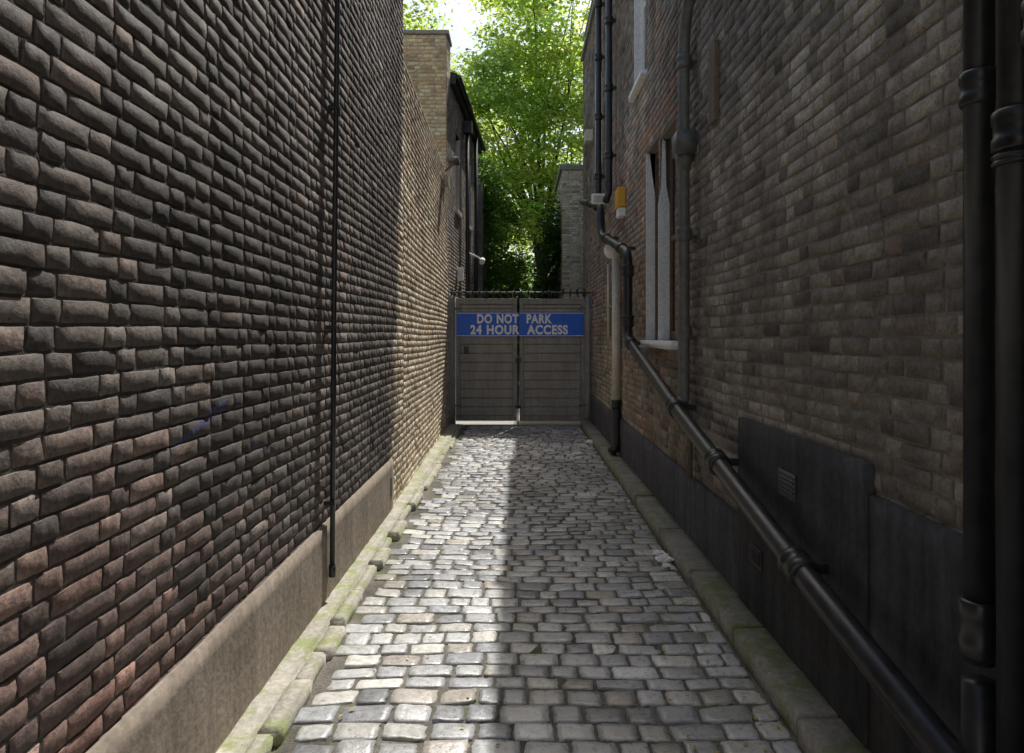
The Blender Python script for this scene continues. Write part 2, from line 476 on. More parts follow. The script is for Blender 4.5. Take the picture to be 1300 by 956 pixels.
mesh_obj("window_1_far_reveal", V, F, M_white, rb)
rough_block("window_sill", XR-.06, XR+.1, 5.52, 7.02, 1.485, 1.555, M_white, rb, .003, cham=.008)
rough_block("upper_window_sill", XR-.06, XR+.1, 6.9, 7.7, 4.225, 4.295, M_white, rb, .003, cham=.008)
box("vertical_board", XR-.03, XR+.0, 4.42, 4.56, 3.0, 3.52, M_wood, rb, .004)
rough_block("plinth_far", XR-.024, XR+.02, 3.90, 12.3, -.05, .55, M_greyplinth, rb, amp=.0035, seg=.08, cham=.003, fr=4)
rough_block("plinth_panel", XR-.036, XR+.02, 2.49, 3.93, -.05, 1.13, M_blackplinth, rb, amp=.0035, seg=.08, cham=.003, fr=4)
rough_block("plinth_near", XR-.026, XR+.02, YN, 2.50, -.05, 1.02, M_blackplinth, rb, amp=.0035, seg=.08, cham=.003, fr=4)
for k, (y, z, hw, hh) in enumerate(((3.2, .9, .10, .065), (3.62, .43, .09, .05))):
    xx = XR-.038
    box(f"airbrick_{k}_frame", xx-.006, xx+.01, y-hw, y+hw, z-hh, z+hh, M_iron, rb, .003)
    for t in range(5):
        zz = z-hh+.015+t*(2*hh-.02)/5
        box(f"airbrick_{k}_louvre_{t}", xx-.013, xx-.004, y-hw+.012, y+hw-.012, zz, zz+.008, M_greyplinth, rb)
bw = empty("added_shadow_wing")  # unseen tall wing, added to carry the shadow edge on to the gate
brick_panel("wall", bw, (1.95, 13.72, 0), (0, 1, 0), (-1, 0, 0), 6.0, 0, 10.2, [], pal_right, M_brick, M_mort_r, seed=22)
box("core", 1.963, 8, 13.72, 19.7, 0, 10.19, M_mort_r, bw)
box("coping", 1.9, 8, 13.7, 19.72, 10.2, 10.3, M_stone, bw)

fb = empty("brick_building.002")
brick_panel("front", fb, (1.27, 19.8, 0), (1, 0, 0), (0, -1, 0), 2.4, 0, 6.4, [], lambda c, rg: pal_yellow(c, rg, 1.7), M_brick, M_mort_y, seed=23)
brick_panel("side", fb, (1.27, 19.8, 0), (0, 1, 0), (-1, 0, 0), 3, 0, 6.4, [], lambda c, rg: pal_yellow(c, rg, 1.4), M_brick, M_mort_y, seed=24)
box("core", 1.285, 3.6, 19.815, 22.8, 0, 6.39, M_mort_y, fb)
box("coping", 1.2, 3.7, 19.74, 22.8, 6.4, 6.55, M_stone, fb, .01)

lb = empty("brick_building.003")
P0 = np.array([-1.29, 12.25, 0]); P1 = np.array([-1.04, 17.6, 0])
Uv = (P1-P0); Ls = np.linalg.norm(Uv); Uv /= Ls
Nv = np.array([Uv[1], -Uv[0], 0])
WL = [(1.2, 1.75, 4.1, 5.6), (2.9, 3.8, 4.1, 5.6)]
brick_panel("side", lb, P0, Uv, Nv, Ls, 0, 6.3, WL, pal_dark, M_brick, M_mort_r, seed=31)
brick_panel("pier_front", lb, (-3.6, 12.25, 0), (1, 0, 0), (0, -1, 0), 2.31, 0, 7.0, [], lambda c, rg: pal_yellow(c, rg, 1.6)*np.array([1.08, .91, .70]), M_brick, M_mort_y, seed=32)
brick_panel("pier_side", lb, (-1.29, 12.25, 0), Uv, Nv, .5, 6.3, 7.0, [], lambda c, rg: pal_yellow(c, rg, 1.2), M_brick, M_mort_y, seed=33)
box("pier_core", -3.6, -1.302, 12.262, 12.74, 0, 6.99, M_mort_y, lb)
box("pier_coping", -3.65, -1.24, 12.2, 12.8, 7.0, 7.07, M_stone, lb, .01)
def along(s, off, z): 
    p = P0+Uv*s+Nv*off
    return (p[0], p[1], z)
def prism(name, s0, s1, o0, o1, z0, z1, mat, par):
    V = [along(s0, o0, z0), along(s1, o0, z0), along(s1, o1, z0), along(s0, o1, z0), along(s0, o0, z1), along(s1, o0, z1), along(s1, o1, z1), along(s0, o1, z1)]
    F = [(0, 3, 2, 1), (4, 5, 6, 7), (0, 1, 5, 4), (1, 2, 6, 5), (2, 3, 7, 6), (3, 0, 4, 7)]
    return mesh_obj(name, V, F, mat, par)
prism("core", .45, Ls, -3, -.13, 0, 6.28, M_mort_r, lb)
prism("eaves_fascia", .5, Ls+.1, -.1, .10, 6.3, 6.5, M_iron, lb)
V = [along(.5, .12, 6.5), along(Ls+.1, .12, 6.5), along(Ls+.1, -2.5, 7.0), along(.5, -2.5, 7.0)]
mesh_obj("roof_slope", V, [(0, 1, 2, 3)], M_roof, lb)
tube("gutter", [along(.5, .15, 6.42), along(Ls+.1, .15, 6.42)], .055, M_iron, lb)
for i, (a, b, c, d) in enumerate(WL):
    prism(f"window_{i}_glass", a, b, -.12, -.1, c, d, M_glass, lb)
    prism(f"window_{i}_reveal", b-.02, b+.003, -.1, .004, c, d, M_cream, lb)
    prism(f"window_{i}_sill", a-.05, b+.05, -.1, .05, c-.08, c-.002, M_cream, lb)
prism("downpipe_head", 2.2, 2.4, .02, .2, 5.9, 6.15, M_iron, lb)
tube("downpipe", [along(2.3, .1, 6.0), along(2.3, .1, .2)], .045, M_iron, lb)
tube("downpipe_b", [along(4.0, .1, 6.4), along(4.0, .1, .2)], .045, M_iron, lb)

# unseen white terrace behind the viewer, added to bounce sunlight into the alley
st = empty("added_bounce_terrace")
box("front_wall", -16, 16, -17, -10, 0, 13, M_stucco, st)
box("cornice", -16.1, 16.1, -10, -9.6, 12.2, 12.6, M_stucco, st, .03)
box("string_course", -16.05, 16.05, -9.998, -9.85, 4.0, 4.2, M_stucco, st, .02)
for k in range(10):
    xx = -14.4+k*3.2
    for lv, (a, b) in enumerate(((1.0, 3.3), (4.9, 7.5), (8.6, 10.8))):
        box(f"window_{k}_{lv}", xx-.5, xx+.5, -10.02, -9.985, a, b, M_glass, st)
        box(f"window_{k}_{lv}_sill", xx-.62, xx+.62, -9.997, -9.86, a-.12, a-.003, M_stucco, st)
        box(f"window_{k}_{lv}_bar", xx-.5, xx+.5, -9.982, -9.95, (a+b)/2-.03, (a+b)/2+.03, M_white, st)

# ------------------------------------------------------------------ ground
g = 300
mesh_obj("ground", [(-g, -g, -.035), (g, -g, -.035), (g, g, -.035), (-g, g, -.035)], [(0, 1, 2, 3)], M_ground)
mesh_obj("yard", [(-1.4, 12.42, -.012), (1.9, 12.42, -.012), (1.9, 24, -.012), (-1.4, 24, -.012)], [(0, 1, 2, 3)], M_paving)
mesh_obj("street", [(-16, -8.2, -.028), (16, -8.2, -.028), (16, -3.2, -.028), (-16, -3.2, -.028)], [(0, 1, 2, 3)], M_yard)
box("pavement", -16, 16, -3.2, YN-.005, -.03, -.012, M_paving)
box("pavement.001", -16, 16, -9.99, -8.2, -.03, .1, M_paving)

road = empty("cobbled_road")
xs = np.linspace(-1.15, 1.28, 50); ys = np.linspace(YN, 12.42, 300)
GX, GY = np.meshgrid(xs, ys)
und = lambda x, y: .006*np.sin(x*2.3+1)+.005*np.sin(y*1.9+x*1.3)+.004*np.sin(y*4.1-x*3)-.012*(1-np.clip(np.abs(x-.05)/1.0, 0, 1)**2)
GZ = und(GX, GY)-.008+R.normal(size=GX.shape)*.0014
V = np.stack([GX, GY, GZ], -1).reshape(-1, 3)
ii = np.arange(299*49); r_, c_ = ii//49, ii % 49
b0 = r_*50+c_
np_mesh("joint_bed", V, np.stack([b0, b0+1, b0+51, b0+50], 1), M_joint, road)
rects = []
y = YN
while y < 12.35:
    d = random.uniform(.10, .14)
    x = -.93+random.uniform(-.05, .08)
    if random.random() < .12: x += .08
    while x < 1.075:
        w = random.uniform(.11, .235)
        if x+w > 1.1: w = 1.095-x
        if w > .05: rects.append((x+.0045, x+w-.0045, y+.0045, y+d-.0045))
        x += w
    y += d
rc = np.array(rects); n = len(rc)
t = np.array([-1, -.94, -.6, 0, .6, .94, 1.])
A, B = np.meshgrid(t, t)
m = np.maximum(np.abs(A), np.abs(B))
prof = np.interp(m, [0, .6, .94, 1], [.0005, .0003, -.002, -.016])
both = (np.abs(A) > .9) & (np.abs(B) > .9)
pull = np.where(both, .955, 1.0)
w = (rc[:, 1]-rc[:, 0])/2; h = (rc[:, 3]-rc[:, 2])/2
cx = (rc[:, 0]+rc[:, 1])/2; cy = (rc[:, 2]+rc[:, 3])/2
X = cx[:, None, None]+w[:, None, None]*(A*pull)[None]+R.normal(size=(n, 7, 7))*.0030
Y = cy[:, None, None]+h[:, None, None]*(B*pull)[None]+R.normal(size=(n, 7, 7))*.0028
ang = R.normal(size=(n, 1, 1))*.04
Y = Y+(X-cx[:, None, None])*ang+.014*np.sin(X*3.1+cy[:, None, None]*.8)
Z = prof[None]+R.normal(size=(n, 7, 7))*.0010+R.normal(size=(n, 1, 1))*.0022+A[None]*R.normal(size=(n, 1, 1))*.0022+B[None]*R.normal(size=(n, 1, 1))*.0022+und(X, Y)
V = np.stack([X, Y, Z], -1).reshape(-1, 3)
q = np.array([(i*7+k, i*7+k+1, (i+1)*7+k+1, (i+1)*7+k) for i in range(6) for k in range(6)])
sm = np.array([0 < i < 5 and 0 < k < 5 for i in range(6) for k in range(6)], dtype=bool)
Q = (q[None]+(np.arange(n)*49)[:, None, None]).reshape(-1, 4)
C = choose(R, n, [(.44, .442, .44), (.5, .5, .49), (.36, .367, .38), (.54, .525, .485), (.28, .283, .292), (.43, .395, .35)], [.26, .22, .18, .13, .12, .09])*(1+R.normal(size=(n, 1))*.09)
patch = fbm2(cx, cy, 1.1, 31)[:, None]
C = C*np.clip(1+patch*.35, .7, 1.25)
C = np.repeat(C, 49, 0).reshape(n, 49, 3)*np.where(m.ravel() > .95, .45, 1.0)[None, :, None]
np_mesh("setts", V, Q, M_sett, road, np.tile(sm, n), C.reshape(-1, 3))

kl = empty("kerb")
y = YN
i = 0
while y < 12.1:
    L = random.uniform(.28, .6) if y < 7.5 else random.uniform(.5, .9)
    x1 = -.965+random.uniform(-.025, .035)
    rough_block(f"stone_{i}", -1.03, x1, y+.006, min(y+L-.006, 12.12), -.06, .035+random.uniform(-.018, .015), M_kerb_m, kl, amp=.006, seg=.05, cham=.009, fr=12)
    y += L; i += 1
rough_block("mossy_haunch", XL-.08, -1.02, YN, 12.1, -.06, .035, M_kerb_m, kl, amp=.010, seg=.07, cham=.02, fr=7)
kr = empty("kerb.001")
y = YN; i = 0
while y < 12.1:
    L = random.uniform(.8, 1.15)
    rough_block(f"stone_{i}", 1.10+random.uniform(-.006, .006), XR-.012, y+.003, min(y+L-.003, 12.12), -.06, .10+random.uniform(-.004, .004), M_kerb_r, kr, amp=.003, seg=.06, cham=.009, fr=8)
    y += L; i += 1

# ------------------------------------------------------------------ gate
gt = empty("gate")
YG = 12.2
rough_block("post_left", -1.25, -1.125, YG-.03, YG+.1, 0, 2.30, M_gatefr, gt, .002, seg=.3, cham=.008)
rough_block("post_right", 1.20, 1.31, YG-.03, YG+.1, 0, 2.30, M_gatefr, gt, .002, seg=.3, cham=.008)
def leaf(nm, x0, x1):
    z0, z1 = .075, 2.26
    box(nm+"_backing", x0+.03, x1-.03, YG+.03, YG+.05, z0+.02, z1-.02, M_gatefr, gt)
    box(nm+"_stile_a", x0, x0+.075, YG-.012, YG+.05, z0, z1, M_gatefr, gt, .005)
    box(nm+"_stile_b", x1-.075, x1, YG-.012, YG+.05, z0, z1, M_gatefr, gt, .005)
    box(nm+"_rail_top", x0+.076, x1-.076, YG-.010, YG+.03, z1-.10, z1, M_gatefr, gt, .005)
    box(nm+"_rail_bottom", x0+.076, x1-.076, YG-.010, YG+.03, z0, z0+.09, M_gatefr, gt, .005)
    z = z0+.094; k = 0
    while z < z1-.12:
        e = min(z+.16, z1-.104)
        yo = random.uniform(-.002, .003)
        box(nm+f"_board_{k}", x0+.078, x1-.078, YG+.002+yo, YG+.03, z, e-.012, M_gate, gt, .006)
        z = e; k += 1
leaf("left_leaf", -1.115, -.022)
leaf("right_leaf", .022, 1.19)
box("threshold", -1.2, 1.25, YG-.06, YG+.12, -.03, .012, M_stone, gt, .004)
tube("drop_bolt", [(-.005, YG-.03, 1.25), (-.005, YG-.03, .02)], .011, M_iron, gt, 10)
box("bolt_keep", -.05, .045, YG-.035, YG-.013, 1.12, 1.2, M_iron, gt, .003)
box("bolt_keep_low", -.05, .045, YG-.035, YG-.013, .3, .36, M_iron, gt, .003)
box("lock_plate", -.97, -.89, YG-.02, YG-.002, 1.28, 1.4, M_iron, gt, .003)
for sx_, xx in ((0, -1.12), (1, 1.17)):
    for zz in (.35, 2.08):
        box(f"hinge_{sx_}_{zz}", xx-.03 if sx_ == 0 else xx-.1, xx+.1 if sx_ == 0 else xx+.04, YG-.02, YG-.013, zz-.02, zz+.02, M_irongrey, gt)
SV, SF = [], []
def addm(v, f):
    o = len(SV); SV.extend(v); SF.extend([tuple(i+o for i in q) for q in f])
ZS = 2.37
addm(*tube_data([(-1.24, YG+.02, ZS), (1.3, YG+.02, ZS)], .015, 8))
k = 0; x = -1.2
while x < 1.28:
    a0 = random.random()*1.5
    for j in range(5):
        a = a0+j*2*math.pi/5
        d = Vector((.35*math.sin(j*2.1), math.cos(a), math.sin(a))).normalized()
        p = Vector((x, YG+.02, ZS))
        addm(*tube_data([p, p+d*.06, p+d*.11], [.013, .012, .001], 5))
    addm(*tube_data([(x-.014, YG+.02, ZS), (x+.014, YG+.02, ZS)], .03, 8))
    x += .125; k += 1
for x in (-1.15, -.55, .0, .6, 1.2):
    addm(*tube_data([(x, YG+.02, 2.2), (x, YG+.02, ZS)], .012, 6))
mesh_obj("rotary_spikes", SV, SF, M_iron, gt)

sg = empty("do_not_park_sign")
box("panel_left", -1.10, -.008, YG-.032, YG-.016, 1.585, 2.01, M_blue, sg, .002)
box("panel_right", .008, 1.165, YG-.032, YG-.016, 1.585, 2.01, M_blue, sg, .002)
for nm, a, b in (("l", -1.10, -.008), ("r", .008, 1.165)):
    for z in (1.592, 1.994):
        box(f"border_{nm}_{z}", a+.006, b-.006, YG-.035, YG-.033, z, z+.009, M_letter, sg)
def text(s, x0, x1, z0, z1, nm):
    cu = bpy.data.curves.new(nm, 'FONT'); cu.body = s; cu.offset = .042; cu.extrude = .004; cu.space_word = 1.2; cu.space_character = 1.12
    o = bpy.data.objects.new(nm, cu); col.objects.link(o)
    bpy.context.view_layer.update()
    dg = bpy.context.evaluated_depsgraph_get()
    me = bpy.data.meshes.new_from_object(o.evaluated_get(dg))
    bpy.data.objects.remove(o)
    xs = [v.co.x for v in me.vertices]; ys = [v.co.y for v in me.vertices]
    a, b, c, d = min(xs), max(xs), min(ys), max(ys)
    for v in me.vertices:
        v.co = Vector((x0+(v.co.x-a)/(b-a)*(x1-x0), YG-.034-v.co.z*.4, z0+(v.co.y-c)/(d-c)*(z1-z0)))
    me.materials.clear(); me.materials.append(M_letter)
    link(bpy.data.objects.new(nm, me), sg)
text("DO NOT  PARK", -.735, .60, 1.814, 1.982, "line_1")
text("24 HOUR  ACCESS", -.855, .885, 1.618, 1.790, "line_2")

# ------------------------------------------------------------------ pipes
dp = empty("soil_pipe")
pts = [(1.13, 12.0, 3.95), (1.15, 9.55, 3.42), (1.15, 9.4, 2.98), (1.15, 7.17, 2.47), (1.15, 7.17, 1.57), (1.15, 4.94, 1.06), (1.15, 2.87, .66), (1.15, 1.2, .36)]
tube("pipe", fillet(pts, .14, 6), .05, M_iron, dp, 20)
dd = Vector(pts[5])-Vector(pts[4])
for k, (y_, z_, d_) in enumerate(((6.95, 1.52, dd), (5.0, 1.075, dd), (3.95, .869, Vector((0, -2.07, -.40))), (2.8, .647, Vector((0, -1.67, -.3))), (8.9, 2.865, Vector((0, -2.23, -.5))), (7.6, 2.57, Vector((0, -2.23, -.5))))):
    collar(f"collar_{k}", (1.15, y_, z_), d_, .066, .13, M_iron, dp)
    box(f"bracket_{k}", 1.19, XR+.0, y_-.015, y_+.015, z_-.02, z_+.02, M_iron, dp)
collar("collar_v1", (1.15, 7.17, 2.28), (0, 0, 1), .066, .12, M_iron, dp)
collar("collar_v2", (1.15, 7.17, 1.75), (0, 0, 1), .066, .12, M_iron, dp)
collar("collar_t1", (1.135, 10.8, 3.69), (0, -2.45, -.53), .066, .13, M_iron, dp)

gp = empty("drainpipe")
xg = 1.225
tube("pipe", fillet([(xg, 4.2, 4.75), (xg, 4.72, 4.2), (xg, 5.05, 3.85), (xg, 5.05, 1.12), (1.17, 5.0, 1.10)], .16, 6), .042, M_irongrey, gp, 18)
for z in (3.62, 2.35, 1.62):
    collar(f"collar_{z}", (xg, 5.05, z), (0, 0, 1), .055, .10, M_irongrey, gp)
    box(f"bracket_{z}", XR-.03, XR+.003, 4.96, 5.14, z-.02, z+.02, M_irongrey, gp)
rough_block("hopper", 1.155, XR-.003, 4.95, 5.15, 2.93, 3.1, M_irongrey, gp, .001, seg=.2, cham=.008)
tube("hopper_neck", [(xg, 5.05, 2.95), (xg, 5.05, 2.82)], [.075, .044], M_irongrey, gp)
tube("waste_pipe", [(1.262, 5.02, 1.1), (1.262, 5.02, .55)], .02, M_wood, gp)

p1 = empty("drainpipe.001")
tube("pipe", [(1.215, 1.80, 8), (1.215, 1.80, .74)], .036, M_iron, p1, 20)
for k, (z, L) in enumerate(((2.25, .09), (.83, .15), (4.2, .1))):
    collar(f"collar_{k}", (1.215, 1.80, z), (0, 0, 1), .047, L, M_iron, p1)
box("bracket", 1.22, XR+.02, 1.78, 1.82, 2.22, 2.28, M_iron, p1)
tube("gully_pipe", [(1.215, 1.80, .69), (1.215, 1.80, -.03)], .041, M_iron, p1, 20)
p2 = empty("drainpipe.002")
tube("pipe", [(1.195, 1.63, 8), (1.195, 1.63, -.03)], .045, M_iron, p2, 24)
for k, (z, L) in enumerate(((2.09, .1), (2.02, .03), (4.2, .1))):
    collar(f"collar_{k}", (1.195, 1.63, z), (0, 0, 1), .056, L, M_iron, p2)
box("bracket", 1.2, XR+.02, 1.61, 1.65, 2.05, 2.11, M_iron, p2)
p5 = empty("drainpipe.005")
tube("pipe", [(1.18, 1.50, 8), (1.18, 1.50, -.03)], .05, M_iron, p5, 24)
collar("collar", (1.18, 1.5, 2.3), (0, 0, 1), .062, .1, M_iron, p5)
box("bracket", 1.2, XR+.02, 1.48, 1.52, 2.27, 2.33, M_iron, p5)

for nm, y_, r_, zb in (("drainpipe.003", 10.3, .045, 3.62), ("drainpipe.004", 9.1, .045, 3.5)):
    e = empty(nm)
    tube("pipe", fillet([(1.21, y_, 7.0), (1.21, y_, zb), (1.16, y_-.05, zb-.12)], .05), r_, M_iron, e)
    for z in (4.0, 4.9, 5.8, 6.6):
        collar(f"collar_{z}", (1.21, y_, z), (0, 0, 1), .057, .1, M_iron, e)
        box(f"bracket_{z}", 1.22, XR+.01, y_-.02, y_+.02, z-.02, z+.02, M_iron, e)
e = empty("drainpipe.006")
tube("pipe", [(1.235, 8.6, 2.55), (1.235, 8.6, .72)], .055, M_cream, e)
tube("shoe", fillet([(1.235, 8.6, .72), (1.235, 8.6, .2), (1.17, 8.55, .14)], .04), .06, M_iron, e)
collar("collar", (1.235, 8.6, .74), (0, 0, 1), .068, .1, M_iron, e)
tube("branch", fillet([(1.235, 8.6, 2.5), (1.235, 8.62, 2.62), (XR+.02, 8.65, 2.68)], .05), .05, M_cream, e)
e = empty("drainpipe.007")
tube("pipe", [(1.27, 9.6, 2.6), (1.27, 9.6, 1.55)], .02, M_cream, e)
box("clip", 1.25, XR+.01, 9.58, 9.62, 2.0, 2.03, M_cream, e)

cb = empty("conduit")
tube("pipe", [(-1.122, 4.30, 5.15), (-1.12, 4.22, 3.5), (-1.115, 4.13, 1.8), (-1.112, 4.08, .17)], .016, M_iron, cb, 12)
for z, y_ in ((4.6, 4.26), (3.0, 4.195), (1.65, 4.125), (.6, 4.095)):
    box(f"clip_{z}", XL-.005, -1.095, y_-.022, y_+.022, z-.012, z+.012, M_iron, cb, .002)
tube("end_cap", [(-1.112, 4.08, .23), (-1.112, 4.08, .16)], .021, M_iron, cb, 12)

e = empty("alarm_box")
box("case", 1.2, XR+.004, 8.25, 8.5, 3.16, 3.4, M_yellow, e, .015)
box("base", 1.215, XR+.004, 8.27, 8.48, 3.05, 3.155, M_white, e, .01)
e = empty("floodlight")
V = [(.98, 9.15, 3.36), (1.18, 9.15, 3.36), (1.18, 9.15, 3.50), (.98, 9.15, 3.50), (1.0, 9.33, 3.44), (1.16, 9.33, 3.44), (1.16, 9.33, 3.54), (1.0, 9.33, 3.54)]
o = mesh_obj("head", V, [(0, 1, 2, 3), (7, 6, 5, 4), (0, 4, 5, 1), (1, 5, 6, 2), (2, 6, 7, 3), (3, 7, 4, 0)], M_white, e)
mm = o.modifiers.new("bev", 'BEVEL'); mm.width = .012; mm.segments = 2
box("lens", 1.01, 1.15, 9.143, 9.149, 3.385, 3.475, M_cream, e)
tube("arm", [(1.1, 9.3, 3.47), (XR+.01, 9.32, 3.56)], .016, M_white, e)
e = empty("bulkhead_lamp")
bmv = tube_data([(XR+.01, 9.3, 2.75), (1.26, 9.3, 2.75), (1.22, 9.3, 2.74), (1.185, 9.3, 2.73), (1.17, 9.3, 2.725)], [.1, .1, .095, .06, .01], 20)
mesh_obj("globe", *bmv, M_white, e, True)
e = empty("floodlight.001")
tube("arm", [(XL-.06, 11.45, 4.36), (-1.06, 11.3, 4.46)], .02, M_irongrey, e)
rough_block("head", -1.16, -.97, 11.1, 11.35, 4.42, 4.52, M_irongrey, e, .001, seg=.3, cham=.015)
box("junction_box", XL-.08, XL+.0, 11.35, 11.5, 4.1, 4.28, M_cream, e, .008)
e = empty("security_camera")
tube("body", [along(3.0, .35, 3.28), along(2.6, .38, 3.2)], .06, M_white, e)
tube("bracket", [along(3.0, .02, 3.45), along(2.9, .3, 3.32)], .02, M_white, e)
box("junction_box", -1.22, -1.1, 13.6, 13.75, 2.7, 2.95, M_white, e, .01)
e = empty("vent_box")
box("case", 1.17, XR+.004, 11.9, 12.2, 5.0, 5.2, M_cream, e, .01)

def crumple(name, loc, r, mat, seed):
    bm = bmesh.new(); bmesh.ops.create_icosphere(bm, subdivisions=3, radius=1)
    for v in bm.verts:
        p = v.co.copy()
        k = 1+.55*mn.noise(p*2.2+Vector((seed, 0, 0)))+.35*mn.noise(p*6+Vector((0, seed, 0)))
        v.co = Vector((p.x*k*r, p.y*k*r*.8, max(-.2, p.z*k)*r*.5))+Vector(loc)
    me = bpy.data.meshes.new(name); bm.to_mesh(me); bm.free()
    fin(name, me, mat)
crumple("crumpled_paper", (1.03, 4.82, .02), .06, M_white, 1)
crumple("crumpled_paper.001", (1.02, 4.95, .02), .045, M_white, 5)
crumple("crumpled_paper.002", (1.06, 10.1, .02), .07, M_white, 9)
crumple("crumpled_paper.003", (1.02, 4.70, .015), .03, M_white, 14)
nl = 700
px = np.where(R.random(nl) < .65, 1.06-np.abs(R.normal(size=nl))*.28, R.uniform(-.9, 1.05, nl)); py = R.uniform(1.6, 12, nl)
px = np.clip(px, -.9, 1.07)
V = []; Q = []
for i in range(nl):
    s = random.uniform(.005, .018); a = random.uniform(0, 6.28)
    c, d = math.cos(a)*s, math.sin(a)*s
    z = float(und(px[i], py[i]))+.008
    o = len(V)
    V += [(px[i]-c, py[i]-d, z), (px[i]+d*.5, py[i]-c*.5, z+.004), (px[i]+c, py[i]+d, z+.001), (px[i]-d*.5, py[i]+c*.5, z+.005)]
    Q.append((o, o+1, o+2, o+3))
mesh_obj("fallen_leaves", V, Q, M_dead)

# ------------------------------------------------------------------ trees
def leaves(name, clumps, nper, spread, size, mat, parent, base=(1, 1, 1), flat=.5, seed=1, droop=0.0):
    rg = np.random.default_rng(seed)
    cl = np.array(clumps); nC = len(cl)
    cc = np.repeat(cl, nper, 0)
    n = len(cc)
    off = rg.normal(size=(n, 3))*spread*np.array([1, 1, flat])
    P = cc+off
    P[:, 2] -= droop*(off[:, 0]**2+off[:, 1]**2)
    nv = rg.normal(size=(n, 3))*.55+np.array([0, 0, 1.]); nv /= np.linalg.norm(nv, axis=1)[:, None]
    a = rg.normal(size=(n, 3)); a -= (a*nv).sum(1)[:, None]*nv; a /= np.linalg.norm(a, axis=1)[:, None]
    b = np.cross(nv, a)
    s = size*rg.uniform(.6, 1.3, n)[:, None]
    V = np.stack([P-a*s, P+b*s*.55-nv*s*.12, P+a*s, P-b*s*.55-nv*s*.12], 1).reshape(-1, 3)
    Q = np.arange(n*4).reshape(-1, 4)
    tone = np.repeat(rg.uniform(.7, 1.25, nC), nper)*rg.uniform(.8, 1.2, n)
    hue = np.repeat(rg.normal(size=nC)*.08, nper)
    C = np.stack([tone*(1+hue), tone, tone*(1-hue)], 1)*np.array(base)
    np_mesh(name, V, Q, mat, parent, False, np.repeat(C, 4, 0))

def lobes_pts(lobes, n, seed, shell=.45):
    rg = np.random.default_rng(seed)
    out = []
    vol = np.array([l[1][0]*l[1][1]*l[1][2] for l in lobes]); vol = vol**.8; vol /= vol.sum()
    for (c, r), f in zip(lobes, vol):
        k = max(4, int(n*f))
        d = rg.normal(size=(k, 3)); d /= np.linalg.norm(d, axis=1)[:, None]
        rad = shell+(1-shell)*rg.random(k)**.7
        out.append(np.array(c)+d*rad[:, None]*np.array(r))
    return np.concatenate(out)

def tree(name, base, fork_h, tr, lobes, ncl, nper, spread, size, seed, limbs=9):
    e = empty(name)
    pts = lobes_pts(lobes, ncl, seed)
    rnd = random.Random(seed)
    b = Vector(base)
    top = Vector((b.x+rnd.uniform(-.3, .3), b.y, fork_h))
    tp = [b+Vector((0, 0, -.1)), b+Vector((0, 0, .3)), b.lerp(top, .5)+Vector((.08, .05, 0)), top]
    tube("trunk", tp, [tr*1.4, tr*1.05, tr*.9, tr*.72], M_bark, e, 14)
    V, F = [], []
    for (c, r) in lobes:
        for _ in range(limbs):
            t = Vector(c)+Vector((rnd.uniform(-.7, .7)*r[0], rnd.uniform(-.7, .7)*r[1], rnd.uniform(-.4, .8)*r[2]))
            mid = top.lerp(t, .5)+Vector((rnd.uniform(-.5, .5), rnd.uniform(-.5, .5), rnd.uniform(0, .6)))
            q = [top-Vector((0, 0, rnd.uniform(0, fork_h*.25))), top.lerp(mid, .5)+Vector((0, 0, .2)), mid, mid.lerp(t, .5)+Vector((rnd.uniform(-.2, .2), 0, .1)), t]
            k = tr*rnd.uniform(.2, .4)
            v, f = tube_data(q, [k, k*.7, k*.4, k*.25, .012], 7)
            o = len(V); V += v; F += [tuple(i+o for i in ff) for ff in f]
    mesh_obj("limbs", V, F, M_bark, e, True)
    leaves("crown", pts, nper, spread, size, M_leaf, e, seed=seed+1, flat=.38, droop=.25)
    return e

tree("plane_tree", (.9, 25.5, 0), 5.0, .26,
     [((1.6, 25.5, 12.6), (3.2, 1.8, 3.6)), ((-1.0, 24.8, 9.2), (2.0, 1.5, 2.2)), ((-1.5, 25, 10.7), (1.1, 1.2, 1.3)), ((1.9, 24.5, 8.2), (2.2, 1.5, 2.2)), ((.3, 25.5, 11.8), (1.6, 1.3, 1.8)), ((.0, 24, 6.3), (1.8, 1.2, 1.5))],
     470, 72, .38, .1, 41, limbs=5)
tree("plane_tree.001", (-4.2, 21.5, 0), 7, .2, [((-3.9, 20.5, 11.6), (1.7, 1.6, 1.7)), ((-4.6, 21.5, 10), (1.8, 1.6, 2))], 80, 70, .33, .08, 43, limbs=5)
tree("plane_tree.002", (4.6, 31, 0), 6, .3, [((2.5, 31, 12), (4, 2.0, 5)), ((6, 30, 11), (4, 3, 5))], 180, 65, .5, .13, 45, limbs=5)
tree("plane_tree.003", (-2.4, 31, 0), 5, .28, [((-2.0, 31, 9.6), (2.8, 2.0, 3.4)), ((-1.6, 31, 6), (2.4, 1.8, 2.4)), ((-6, 32, 8), (3, 3, 4))], 220, 65, .5, .13, 47, limbs=5)

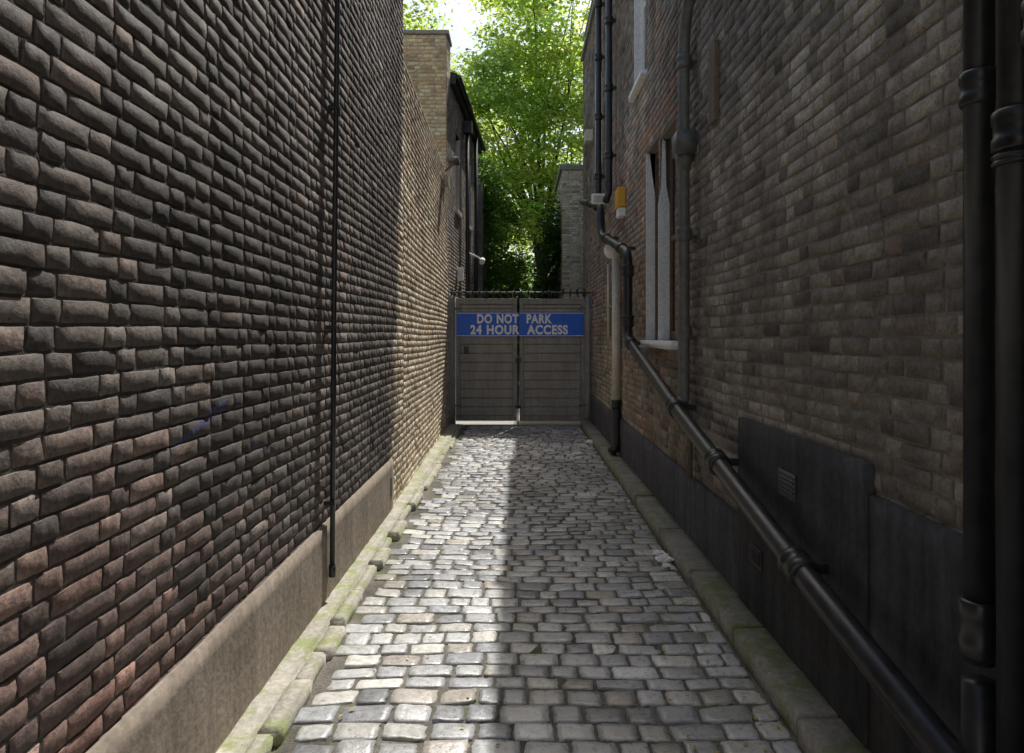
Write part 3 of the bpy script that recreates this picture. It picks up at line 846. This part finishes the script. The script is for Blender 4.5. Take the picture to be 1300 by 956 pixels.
iv = empty("ivy")
pts = lobes_pts([((-.90, 19.6, 3.3), (.55, 1.2, 3.4)), ((-.60, 21.5, 3.2), (.8, 1.0, 3.1)), ((-1.05, 19.2, 5.6), (.5, .9, 1.3)), ((-.30, 22.3, 2.3), (.5, .8, 2.2))], 330, 51, .6)
leaves("foliage", pts, 60, .17, .065, M_ivy, iv, base=(1.7, 1.8, 1.1), flat=.9, seed=52)
rough_block("ivy_clad_wall", -1.6, -.95, 17.8, 22.5, 0, 5.6, M_mort_r, iv, .02, seg=.4)
iv2 = empty("ivy.001")
pts = lobes_pts([((1.12, 21.3, 3.0), (.45, 1.0, 2.8)), ((1.15, 20.6, 4.6), (.32, .6, 1.2)), ((.92, 22.5, 2.5), (.4, .8, 2.4))], 160, 53, .6)
leaves("foliage", pts, 60, .16, .062, M_ivy, iv2, base=(1, 1.1, .9), flat=.9, seed=54)
tube("stems", [(1.2, 21.3, 0), (1.15, 21.2, 2), (1.2, 21, 4.5)], [.06, .05, .02], M_bark, iv2)
pts = lobes_pts([((-4, 36, 3), (4, 2, 4)), ((0, 35, 3.0), (4, 1.6, 4.2)), ((4.5, 36, 3.2), (4, 2, 4.2)), ((0, 28, 2.4), (3, .8, 3.0))], 620, 55, .2)
sh = empty("shrubbery")
leaves("foliage", pts, 60, .5, .13, M_ivy, sh, base=(2.0, 2.1, 1.3), flat=.8, seed=56)
tube("stems", [(0, 28, 0), (.1, 28, 1.2), (0, 28, 2.4)], [.1, .07, .02], M_bark, sh)
pts = []
rg = np.random.default_rng(5)
for k in range(520):
    a = rg.uniform(-1.2, 1.2); r_ = rg.uniform(60, 80)
    pts.append((math.sin(a)*r_, math.cos(a)*r_, rg.random()**1.2*9+.5*math.sin(a*20)))
dt = empty("distant_trees")
leaves("foliage", pts, 40, 1.4, .42, M_leaf, dt, base=(.8, .85, .8), flat=.7, seed=58)
tube("trunks", [(0, 70, 0), (.2, 70, 4)], [.4, .2], M_bark, dt)

# ------------------------------------------------------------------ light, sky, camera
S = Vector((.156, .55, .82)).normalized()
elev = math.asin(S.z); az = math.atan2(S.x, S.y)
sun = bpy.data.lights.new("sun", 'SUN'); sun.energy = 5.0; sun.angle = math.radians(.5); sun.color = (1, .97, .92)
so = bpy.data.objects.new("sun", sun); so.rotation_euler = S.to_track_quat('Z', 'Y').to_euler(); so.location = (5, 20, 30)
col.objects.link(so)
w = bpy.data.worlds.new("World"); scene.world = w; w.use_nodes = True
nt = w.node_tree
bgn = nt.nodes.get("Background") or nt.nodes.new("ShaderNodeBackground")
sky = nt.nodes.new("ShaderNodeTexSky"); sky.sky_type = 'NISHITA'; sky.sun_disc = False
sky.sun_elevation = elev; sky.sun_rotation = az; sky.dust_density = 3.0; sky.air_density = 1.5
nt.links.new(sky.outputs[0], bgn.inputs[0]); bgn.inputs[1].default_value = .15

cam = bpy.data.cameras.new("camera"); cam.sensor_width = 36; cam.lens = 24.0; cam.clip_end = 1000; cam.clip_start = .05
cam.shift_x = -8/1300; cam.shift_y = -52/1300
co = bpy.data.objects.new("camera", cam); co.location = (0, 0, 1.6); co.rotation_euler = (math.radians(90), 0, 0)
col.objects.link(co); scene.camera = co
scene.view_settings.view_transform = 'Standard'; scene.view_settings.look = 'None'; scene.view_settings.exposure = 0
